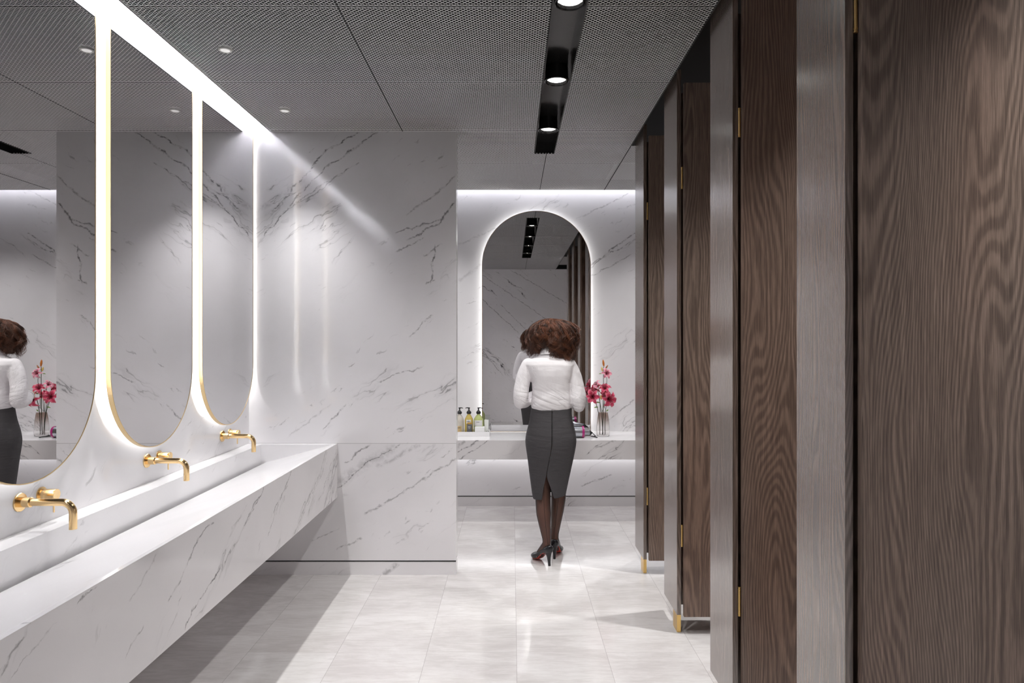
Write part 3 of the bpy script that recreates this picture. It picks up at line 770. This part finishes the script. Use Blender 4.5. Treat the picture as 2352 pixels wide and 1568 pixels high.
# stem D behind, towards the mirror
D0 = Vector((vx+.002, vy+.025, CZ+.014))
tD = thing('lily_stem', 'lily stem at the back of the vase, blooms facing the mirror', 'flower', D0, 'pink lilies in the glass vase')
b = lily(tD, Vector((vx-.06, vy+.09, 1.10)), (-.5,.8,.3), .062)
MB().tube(curve3(D0, (vx-.005,vy+.03,.93), b), .0025, 8).build('stem', stemm, tD, smooth=True)
b = lily(tD, Vector((vx+.035, vy+.09, 1.04)), (.3,.9,.2), .055)
MB().tube(curve3((vx-.002,vy+.028,.90), (vx+.02,vy+.04,.97), b), .0022, 7).build('branch', stemm, tD)

# ------------------------------------------------------------------ the woman at the counter
skin = simple('skin', (.62,.36,.26), .5); skin.node_tree.nodes['Principled BSDF'].inputs['Subsurface Weight'].default_value = .1
skin.node_tree.nodes['Principled BSDF'].inputs['Subsurface Scale'].default_value = .01
W = thing('person', 'woman with curly auburn hair, white blouse and charcoal skirt standing with her back turned', 'person', (.26, 4.70, 0))
def remesh(o, v, sm=4, fac=.5):
    r = o.modifiers.new('fuse', 'REMESH'); r.mode = 'VOXEL'; r.voxel_size = v; r.use_smooth_shade = True
    s = o.modifiers.new('smooth', 'SMOOTH'); s.factor = fac; s.iterations = sm
    return o
def limb(m, pts, rad, n=18, fl=1.0):
    # resampled smooth chain
    P = [Vector(p) for p in pts]; out = []; rr = []
    for i in range(len(P)-1):
        p0 = P[max(i-1,0)]; p1 = P[i]; p2 = P[i+1]; p3 = P[min(i+2,len(P)-1)]
        for k in range(6):
            t = k/6
            out.append(.5*((2*p1)+(p2-p0)*t+(2*p0-5*p1+4*p2-p3)*t*t+(3*p1-p0-3*p2+p3)*t**3)); rr.append(rad[i]*(1-t)+rad[i+1]*t)
    out.append(P[-1]); rr.append(rad[-1])
    m.tube(out, rr, n, flat=fl); m.ell(P[0], (rad[0]*.98,)*3); m.ell(P[-1], (rad[-1]*.98,)*3)
def hand(m, wrist, fwd, nrm, flip):
    f = Vector(fwd).normalized(); nn = Vector(nrm).normalized(); s = f.cross(nn).normalized()*flip; nn = s.cross(f).normalized()*flip
    w = Vector(wrist)
    rot = Matrix((s, f, nn)).transposed()
    m.ell(w+f*.045, (.037,.050,.015), rot); limb(m, [w-f*.03, w+f*.01], [.023,.021])
    lens = [(.030,.022,.018),(.034,.025,.019),(.031,.023,.018),(.024,.018,.016)]
    for i, L in enumerate(lens):
        b = w + f*.085 + s*(.027-.018*i) - f*(.004*abs(i-1)); d = f.copy(); pts = [b-f*.02, b]; cur = .35+.08*i
        for q in L:
            ax = s*flip
            d = (Quaternion(s, -cur*flip) @ d); b = b + d*q; pts.append(b); cur += .12
        limb(m, pts, [.0095,.0092,.0085,.008,.0068], 10)
    tb = w + f*.02 + s*.028; d = (f*.75+s*.65-nn*.25).normalized()
    limb(m, [w+f*.01+s*.012, tb, tb+d*.034, tb+d*.036+(f*.9+s*.15-nn*.3).normalized()*.026], [.014,.013,.0105,.008], 10)
Lleg = [(.195,4.70,.90),(.205,4.705,.70),(.213,4.705,.50),(.213,4.69,.42),(.217,4.665,.335),(.226,4.655,.25),(.2355,4.65,.175),(.237,4.652,.135)]
Lr = [.085,.070,.050,.050,.0485,.037,.0275,.027]
Rleg = [(.335,4.72,.90),(.332,4.745,.70),(.326,4.765,.50),(.324,4.76,.42),(.317,4.765,.34),(.308,4.775,.25),(.300,4.785,.175),(.298,4.79,.135)]
Rr = [.085,.070,.050,.048,.043,.033,.0265,.026]
def foot_axis(ankle, toe): return [ankle, Vector(ankle)*.45+Vector(toe)*.55+Vector((0,0,.012)), toe]
m = MB()
limb(m, Lleg, Lr); limb(m, Rleg, Rr)
limb(m, [(.236,4.645,.14),(.222,4.672,.105),(.195,4.715,.052),(.175,4.75,.028)], [.026,.029,.027,.018])
limb(m, [(.298,4.785,.14),(.306,4.815,.105),(.322,4.865,.052),(.332,4.905,.028)], [.026,.028,.027,.018])
limb(m, [(.265,4.715,.86),(.266,4.71,.96),(.27,4.705,1.05)], [.10,.088,.075])
m.ell((.268,4.705,1.18), (.115,.072,.20)); m.ell((.258,4.71,1.33), (.125,.065,.07))
limb(m, [(.120,4.71,1.34),(.072,4.69,1.22),(.056,4.672,1.10)], [.042,.042,.037]); limb(m, [(.056,4.672,1.10),(.10,4.78,1.105),(.165,4.92,1.13)], [.037,.036,.025])
limb(m, [(.392,4.71,1.335),(.438,4.69,1.21),(.457,4.672,1.09)], [.042,.042,.037]); limb(m, [(.457,4.672,1.09),(.42,4.78,1.095),(.355,4.92,1.12)], [.037,.036,.025])
hand(m, (.17,4.93,1.132), (.55,.8,.10), (0,-.1,1), 1)
hand(m, (.35,4.93,1.122), (-.55,.8,.12), (0,-.1,1), -1)
limb(m, [(.260,4.712,1.36),(.262,4.728,1.43),(.268,4.75,1.49)], [.055,.047,.048])
HC = Vector((.272,4.772,1.555)); HR = Matrix.Rotation(math.radians(-34), 3, 'X')
def hp(x, y, z): return HC + HR @ Vector((x, y, z))
m.ell(HC, (.073,.092,.095), HR); m.ell(hp(0,.030,-.055), (.055,.058,.062), HR); m.ell(hp(0,.062,-.098), (.024,.022,.018), HR)
limb(m, [hp(0,.090,.008), hp(0,.103,-.022), hp(0,.108,-.036)], [.008,.010,.013], 10)
for s_ in (-1,1):
    m.ell(hp(s_*.028,.078,.016), (.020,.014,.008), HR); m.ell(hp(s_*.040,.070,-.035), (.020,.018,.022), HR); m.ell(hp(s_*.074,-.005,-.020), (.008,.018,.030), HR)
m.ell(hp(0,.086,-.066), (.023,.010,.006), HR); m.ell(hp(0,.083,-.076), (.019,.010,.006), HR)
body = remesh(m.build('body', skin, W, smooth=True), .0042, 3)
for s_ in (-1,1):
    MB().ell(hp(s_*.030,.0835,.002), (.0125,.007,.0085), HR).build('eye', simple('eye_white', (.75,.73,.70), .2), W, smooth=True)
MB().ell(hp(0,.0925,-.0665), (.022,.006,.0045), HR).ell(hp(0,.090,-.0755), (.018,.006,.005), HR).build('lips', simple('lips', (.50,.12,.11), .4), W, smooth=True)

# stockings with back seam
sk = NT('sheer_black_stocking'); lw = sk.t.nodes.new('ShaderNodeLayerWeight'); lw.inputs[0].default_value = .35
trn = sk.t.nodes.new('ShaderNodeBsdfTransparent'); trn.inputs[0].default_value = (.80,.74,.74,1); mx = sk.t.nodes.new('ShaderNodeMixShader')
sk.P(Base_Color=(.018,.012,.012,1), Roughness=.45)
sk.l(sk.math('MULTIPLY_ADD', lw.outputs['Facing'], .85, .36, clamp=True), mx.inputs[0]); sk.l(trn.outputs[0], mx.inputs[1]); sk.l(sk.b.outputs[0], mx.inputs[2]); sk.l(mx.outputs[0], sk.t.nodes['Material Output'].inputs[0])
blk = simple('black_stocking_seam', (.01,.008,.008), .6)
for leg, rr, lab in ((Lleg, Lr, 'left'), (Rleg, Rr, 'right')):
    m = MB(); limb(m, leg[1:], [r+.0022 for r in rr[1:]], 28)
    if lab == 'left': limb(m, [(.236,4.645,.14),(.222,4.672,.105),(.195,4.715,.052)], [.028,.031,.029])
    else: limb(m, [(.298,4.785,.14),(.306,4.815,.105),(.322,4.865,.052)], [.028,.030,.029])
    stc = remesh(m.build('stocking', sk.m, W, smooth=True), .006, 2)
    dx = .004 if lab == 'left' else -.006
    pts = [Vector(p)+Vector((dx, -(r+.0024), 0)) for p, r in zip(leg[1:], rr[1:])]
    m = MB(); P = []
    for i in range(len(pts)-1):
        for k in range(6): P.append(pts[i].lerp(pts[i+1], k/6))
    m.tube(P, .0011, 6).build('seam', blk, stc)

# blouse
bl = NT('white_cotton'); co = bl.co()
X_, Y_, Z_ = bl.sep(co)                 # local: x from .26, z from the floor
wm = bl.rng(Z_, 1.10, 1.26, 1, 0); ax_ = bl.math('ABSOLUTE', bl.math('SUBTRACT', X_, .008)); am = bl.rng(ax_, .07, .13); am = bl.math('MULTIPLY', am, bl.rng(Z_, 1.33, 1.37, 1, 0))
dg = bl.comb(bl.math('ADD', bl.math('MULTIPLY', X_, 3.0), bl.math('MULTIPLY', Z_, 1.5)), Y_, bl.math('ADD', bl.math('MULTIPLY', Z_, 11.), bl.math('MULTIPLY', X_, 4.)))
n1 = bl.noise(dg, 1.3, 2, .5, .8); n2 = bl.noise(bl.comb(bl.math('MULTIPLY', X_, 9.), Y_, bl.math('MULTIPLY', Z_, 5.)), 2.4, 2, .5, 1.2); n3 = bl.noise(co, 9, 2, .5)
f1 = bl.math('POWER', bl.math('ABSOLUTE', bl.math('SUBTRACT', n1.outputs[0], .5)), .7); f2 = bl.math('POWER', bl.math('ABSOLUTE', bl.math('SUBTRACT', n2.outputs[0], .5)), .7)
hgt = bl.math('ADD', bl.math('MULTIPLY', bl.math('MULTIPLY', f1, bl.math('ADD', wm, .06)), 1.1), bl.math('ADD', bl.math('MULTIPLY', bl.math('MULTIPLY', f2, am), .38), bl.math('MULTIPLY', n3.outputs[0], .35)))
bmp = bl.t.nodes.new('ShaderNodeBump'); bmp.inputs['Strength'].default_value = .6; bmp.inputs['Distance'].default_value = .022
bl.l(hgt, bmp.inputs['Height']); bl.l(bmp.outputs[0], bl.b.inputs['Normal'])
bl.P(Base_Color=(.80,.775,.79,1), Roughness=.75); bl.b.inputs['Subsurface Weight'].default_value = .0
def ring(z, cx, rx, cy_, ry, n=40, ex=2.4, zt=None):
    out = []
    for k in range(n):
        a = 2*PI*k/n; c, s_ = math.cos(a), math.sin(a)
        out.append((cx+rx*math.copysign(abs(c)**(2/ex), c), cy_+ry*math.copysign(abs(s_)**(2/ex), s_), z + (zt(a) if zt else 0)))
    return out
m = MB()
rs = [(1.045,.270,.128,4.705,.090),(1.062,.271,.137,4.705,.096),(1.09,.271,.140,4.705,.101),(1.13,.271,.136,4.705,.101),(1.18,.271,.132,4.705,.101),(1.23,.270,.134,4.705,.107),(1.28,.268,.150,4.705,.113),
      (1.32,.262,.164,4.705,.112),(1.355,.258,.176,4.705,.104),(1.382,.257,.168,4.706,.090),(1.397,.257,.125,4.708,.076),(1.410,.258,.085,4.712,.066),(1.425,.259,.060,4.716,.060)]
m.loft([ring(z,cx,rx,cy_,ry) for z,cx,rx,cy_,ry in rs])
limb(m, [(.118,4.705,1.350),(.088,4.70,1.29),(.068,4.69,1.21),(.060,4.675,1.14),(.058,4.670,1.10)], [.053,.053,.052,.053,.046])
limb(m, [(.058,4.672,1.105),(.085,4.74,1.10),(.115,4.82,1.108),(.15,4.89,1.122)], [.049,.048,.042,.036])
limb(m, [(.392,4.705,1.347),(.424,4.70,1.28),(.444,4.69,1.20),(.455,4.675,1.13),(.457,4.670,1.075)], [.053,.052,.052,.053,.045])
limb(m, [(.457,4.672,1.095),(.435,4.74,1.09),(.405,4.82,1.098),(.37,4.89,1.112)], [.048,.047,.042,.036])
sh = remesh(m.build('blouse', bl.m, W, smooth=True), .0048, 2)
tx = bpy.data.textures.new('cloth_folds', 'CLOUDS'); tx.noise_scale = .09; tx.noise_depth = 1
dm = sh.modifiers.new('folds', 'DISPLACE'); dm.texture = tx; dm.strength = .007; dm.mid_level = .5; dm.texture_coords = 'LOCAL'
# stand collar
m = MB(); o1 = []; o2 = []
n = 30; C0 = []
rg = []
for z, rx, ry, cyy in ((1.412,.066,.066,4.714),(1.440,.058,.058,4.722),(1.462,.060,.060,4.732)):
    rg.append([(.261+rx*math.cos(2*PI*k/n), cyy+ry*math.sin(2*PI*k/n), z - .012*math.sin(2*PI*k/n)) for k in range(n)])
for z, rx, ry, cyy in ((1.463,.063,.063,4.732),(1.438,.068,.068,4.722),(1.418,.073,.073,4.714)):
    rg.append([(.261+rx*math.cos(2*PI*k/n), cyy+ry*math.sin(2*PI*k/n), z - .012*math.sin(2*PI*k/n)) for k in range(n)])
m.loft(rg, cap=False).build('collar', bl.m, sh, smooth=True)
for wp, wd in (((.155,4.90,1.124),(.5,.85,.1)),((.365,4.90,1.114),(-.5,.85,.1))):
    MB().lathe([(.031,-.02),(.0375,-.02),(.0365,.018),(.031,.018)], wp, wd, 24, cap=False).build('cuff', bl.m, sh, smooth=True, angle=40)
MB().tube([(.120,4.5975,1.352),(.18,4.594,1.358),(.26,4.592,1.360),(.34,4.594,1.356),(.40,4.5985,1.348)], .0010, 6).build('yoke_seam', simple('seam_white', (.80,.78,.79), .8), sh)

# skirt
wl = NT('charcoal_wool'); cc = wl.co(); x, y, z = wl.sep(cc)
wv = wl.noise(wl.comb(wl.math('MULTIPLY', x, 500), wl.math('MULTIPLY', y, 500), wl.math('MULTIPLY', z, 40)), 1, 2, .6); wv2 = wl.noise(wl.comb(wl.math('MULTIPLY', x, 30), 0., wl.math('MULTIPLY', z, 500)), 1, 2, .6)
cr_ = wl.noise(wl.vm('MULTIPLY', cc, (1.5,1.,6.)), 5, 2, .5, .6)
bmp = wl.t.nodes.new('ShaderNodeBump'); bmp.inputs['Strength'].default_value = .35; bmp.inputs['Distance'].default_value = .012; wl.l(cr_.outputs[0], bmp.inputs['Height']); wl.l(bmp.outputs[0], wl.b.inputs['Normal'])
wl.P(Base_Color=wl.mix(wl.math('ADD', wl.math('MULTIPLY', wv.outputs[0], .5), wl.math('MULTIPLY', wv2.outputs[0], .5)), (.024,.0225,.0245,1), (.068,.063,.067,1)), Roughness=.8)
prof = [(934,1221.5,1311.5,.098),(950,1219,1313,.104),(966,1217,1315,.112),(983,1212,1319.5,.124),(998,1208.5,1323,.132),(1010,1207,1324,.135),(1021,1207,1323.5,.136),(1044,1211,1319,.132),(1060,1213,1315.5,.126),(1080,1215.5,1311,.120),
        (1089,1216.5,1309,.117),(1100,1218,1306.5,.114),(1115,1220,1303.5,.110),(1128,1222,1301,.107),(1140,1224.5,1299.5,.105)]
cys = 4.712; rings = []; NSK = 64
def skp(phi, X0, rx, ry, z): # phi from back (-Y) clockwise
    s_, c = math.sin(phi), -math.cos(phi); ex = 2.3
    return (X0+rx*math.copysign(abs(s_)**(2/ex), s_), cys+ry*math.copysign(abs(c)**(2/ex), c), z)
for (py, pl, pr, ry) in prof:
    z = H-(py-784)/334.; xl = (pl-1176)/334.; xr = (pr-1176)/334.; X0 = (xl+xr)/2; rx = (xr-xl)/2
    f = max(0, (.606-z)/(.606-.45)); f = min(1, f)
    gl = -.16 - .17*f**.9 if f > 0 else -.16; gr = -.16 + .33*f**.9 if f > 0 else -.16
    sc_ = -.16*min(1, max(0, (.80-z)/.18)); gl = sc_-.0005-.28*f; gr = sc_+.35*f
    r_ = []
    for k in range(NSK+1):
        phi = gr + (2*PI+gl-gr)*k/NSK
        p = skp(phi, X0, rx, ry, z)
        dz = 0
        if py == 934: dz = -.012*max(0, math.cos(phi))
        if py >= 1128: dz = .13*(p[0]-.26)*(1 if py > 1130 else .4)
        r_.append((p[0], p[1], p[2]+dz))
    rings.append(r_)
m = MB(); m.loft(rings, cap=False, close=False)
skt = m.build('skirt', wl.m, W, smooth=True)
so = skt.modifiers.new('thick', 'SOLIDIFY'); so.thickness = .003; so.offset = 0
ss = skt.modifiers.new('sub', 'SUBSURF'); ss.levels = 1; ss.render_levels = 1
zp = []
for (py, pl, pr, ry) in prof[:7]:
    z = H-(py-784)/334.; zp.append((.2695, cys-ry-.0016, z-(.012 if py == 934 else 0)))
MB().tube(zp, .0019, 6).build('zipper', M['blackmatt'], skt)
sm_ = []
z = H-(966-784)/334.; 
for k in range(31):
    phi = -1.3+2.6*k/30; p = skp(phi, (1266-1176)/334., .1488, .1148, z-.010*math.cos(phi)*1.0); sm_.append(p)
MB().tube(sm_, .0017, 6).build('waist_seam', M['blackmatt'], skt)

# shoes
leather = simple('black_patent_leather', (.010,.010,.012), .18); redm = simple('red_sole', (.62,.07,.05), .35)
def shoe(heel, toe):
    hb = Vector((*heel, 0)); tt = Vector((*toe, 0)); d = (tt-hb); L = d.length; d.normalize(); s_ = Vector((-d.y, d.x, 0))
    # t, zbottom, ztop, halfwidth
    sec = [(-.005,.092,.128,.012),(.02,.087,.140,.026),(.10,.082,.139,.031),(.22,.076,.122,.033),(.36,.060,.100,.034),(.50,.036,.079,.036),(.62,.014,.066,.040),(.74,.005,.058,.043),(.85,.004,.050,.040),(.94,.004,.038,.031),(1.0,.006,.022,.014)]
    rg = []
    for t_, zb, zt_, hw in sec:
        c = hb + d*(L*t_); r_ = []
        for k in range(24):
            a = 2*PI*k/24; zz = (zb+zt_)/2 + (zt_-zb)/2*math.sin(a); ww = hw*math.copysign(abs(math.cos(a))**.8, math.cos(a))
            r_.append(c + s_*ww + Vector((0,0,zz)))
        rg.append(r_)
    t = MB().loft(rg).build('shoe', leather, W, smooth=True, sub=1)
    rg = []
    for f, rx, ry, zz in ((0,.0045*2,.009,.0),(.3,.0095,.011,.025),(.6,.013,.015,.055),(.85,.020,.021,.080),(1,.027,.027,.096)):
        c = hb + d*(L*(.075+.06*f))
        rg.append([c + s_*rx*math.cos(2*PI*k/16) + d*ry*math.sin(2*PI*k/16) + Vector((0,0,zz)) for k in range(16)])
    MB().loft(rg).build('heel', leather, t, smooth=True, angle=60)
    rg = []
    for t_, zb, zt_, hw in sec[3:9]:
        c = hb + d*(L*t_); rg.append([c + s_*hw*.72*q + Vector((0,0,zb+o_)) for q, o_ in ((-1,.0035),(0,-.0012),(1,.0035),(1,.006),(0,.004),(-1,.006))])
    MB().loft(rg).build('sole', redm, t, smooth=True, angle=50)
shoe((.262,4.600), (.150,4.800)); shoe((.292,4.745), (.340,4.955))

# hair
hm = NT('auburn_hair'); cc = hm.co(); hn = hm.noise(cc, 28, 3, .6); hn2 = hm.noise(cc, 160, 2, .6)
hm.P(Base_Color=hm.mix(hm.math('ADD', hm.math('MULTIPLY', hn.outputs[0], .6), hm.math('MULTIPLY', hn2.outputs[0], .4)), (.012,.004,.002,1), (.09,.03,.014,1)), Roughness=.42)
hm.b.inputs['Anisotropic'].default_value = .4
def px(x, y, D=4.74): return Vector(((x-1176)/F*D, D, H-(y-784)/F*D))
hc = px(1271, 782, 4.765)
random.seed(3)
# silhouette bottom (in px y) against px x
def bottom(xp):
    pts = [(1204,800),(1210,816),(1226,815),(1240,803),(1252,796),(1262,806),(1276,826),(1290,824),(1300,826),(1313,832),(1324,820),(1334,790)]
    for (a,b),(c,d_) in zip(pts[:-1], pts[1:]):
        if a <= xp <= c: return b+(d_-b)*(xp-a)/(c-a)
    return 795
m = MB()
m.ell(hc+Vector((0,.005,.035)), (.128,.112,.098)); m.ell(hc+Vector((-.10,.0,-.01)), (.055,.09,.085)); m.ell(hc+Vector((.09,.0,-.015)), (.070,.09,.105)); m.ell(hc+Vector((.03,-.05,.0)), (.10,.065,.10))
hb = remesh(m.build('hair', hm.m, W, smooth=True), .008, 3)
tx2 = bpy.data.textures.new('hair_lumps', 'CLOUDS'); tx2.noise_scale = .028; tx2.noise_depth = 2
dm = hb.modifiers.new('lumps', 'DISPLACE'); dm.texture = tx2; dm.strength = .018; dm.texture_coords = 'LOCAL'
m = MB()
crown = hc + Vector((-.02,-.015,.150))
ht = hm.t.nodes.new('ShaderNodeAttribute'); ht.attribute_name = 'tint'
hm2 = NT('auburn_curls'); ht = hm2.t.nodes.new('ShaderNodeAttribute'); ht.attribute_name = 'tint'
hm2.P(Base_Color=ht.outputs['Color'], Roughness=.38)
for q in range(300):
    a = random.uniform(0, 2*PI)
    if random.random() < .5: a = -PI/2 + random.gauss(0, .95)      # fuller on the back
    R_ = random.uniform(.72, 1.0); ph = random.uniform(0, 2*PI); cr0 = random.uniform(.009,.018); fr = random.uniform(2.0,4.0)*2*PI; lk = random.random()**1.3; tn = (.030+.17*lk, .0095+.058*lk, .0045+.025*lk); hand_ = random.choice((-1,1))
    sx = 1.04 if math.cos(a) < 0 else 1.0
    rx, ry = .181*R_*sx, .137*R_
    end_x = hc.x + rx*math.cos(a)
    zb = H-(bottom(1176 + end_x/4.7*F)-784)/F*4.70
    if math.sin(a) > .3: zb += .03*math.sin(a)
    zend0 = zb - .004 + abs(random.gauss(0, .028)) + (1-R_)*.10
    for j in range(17):
        a2 = a + random.gauss(0, .022); ca, sa = math.cos(a2), math.sin(a2)
        zend = zend0 + random.gauss(0, .008); pts = []; N = 34
        spread = random.gauss(0, .5); off = Vector((random.gauss(0,1), random.gauss(0,1), random.gauss(0,1)))*.0038
        p2 = ph + random.gauss(0, .25); st_t = random.choice((0, 0, .12, .25))
        for k in range(N+1):
            t = st_t + (1-st_t)*k/N
            rr_ = math.sin(min(1, t*1.3)*PI/2)**.82
            tuck = 1 - .12*max(0, t-.7)*3
            zz = crown.z - .004 - (crown.z-zend)*(t**1.8)
            p = Vector((crown.x*(1-rr_)+hc.x*rr_ + rx*ca*rr_*tuck, (crown.y*(1-rr_)+hc.y*rr_) + ry*sa*rr_*tuck, zz))
            amp = cr0*(.25+1.55*t*t); ang = p2 + fr*t*hand_
            radial = Vector((ca, sa, .2)).normalized(); tang = Vector((-sa, ca, 0))
            p += radial*amp*math.cos(ang) + tang*amp*math.sin(ang)*1.2 + Vector((0,0,amp*.6*math.sin(ang*1.3))) + off*(.5+t)
            pts.append(p)
        r0 = random.uniform(.0006,.0013)
        jt = random.uniform(.75,1.25)
        m.tube(pts, [r0*(1-.55*(k/N)**2) for k in range(N+1)], 4, cap=False, col=(tn[0]*jt, tn[1]*jt, tn[2]*jt))
cl = m.build('curls', hm2.m, hb, smooth=True)


# ------------------------------------------------------------------ world and view
w = bpy.data.worlds.new('world'); scene.world = w; w.use_nodes = True
w.node_tree.nodes['Background'].inputs[0].default_value = (.02,.02,.02,1); w.node_tree.nodes['Background'].inputs[1].default_value = .5
vs_ = scene.view_settings
scene.display_settings.display_device = 'sRGB'
vs_.view_transform = 'Standard'; vs_.look = 'None'; vs_.gamma = 1; vs_.exposure = 2.15; vs_.use_curve_mapping = False
cy = scene.cycles
cy.max_bounces = 10; cy.diffuse_bounces = 7; cy.glossy_bounces = 5; cy.transmission_bounces = 8; cy.transparent_max_bounces = 8
cy.caustics_reflective = False; cy.caustics_refractive = False; cy.sample_clamp_indirect = 6; cy.blur_glossy = .5
cy.use_denoising = True
cy.use_adaptive_sampling = True; cy.adaptive_threshold = .02
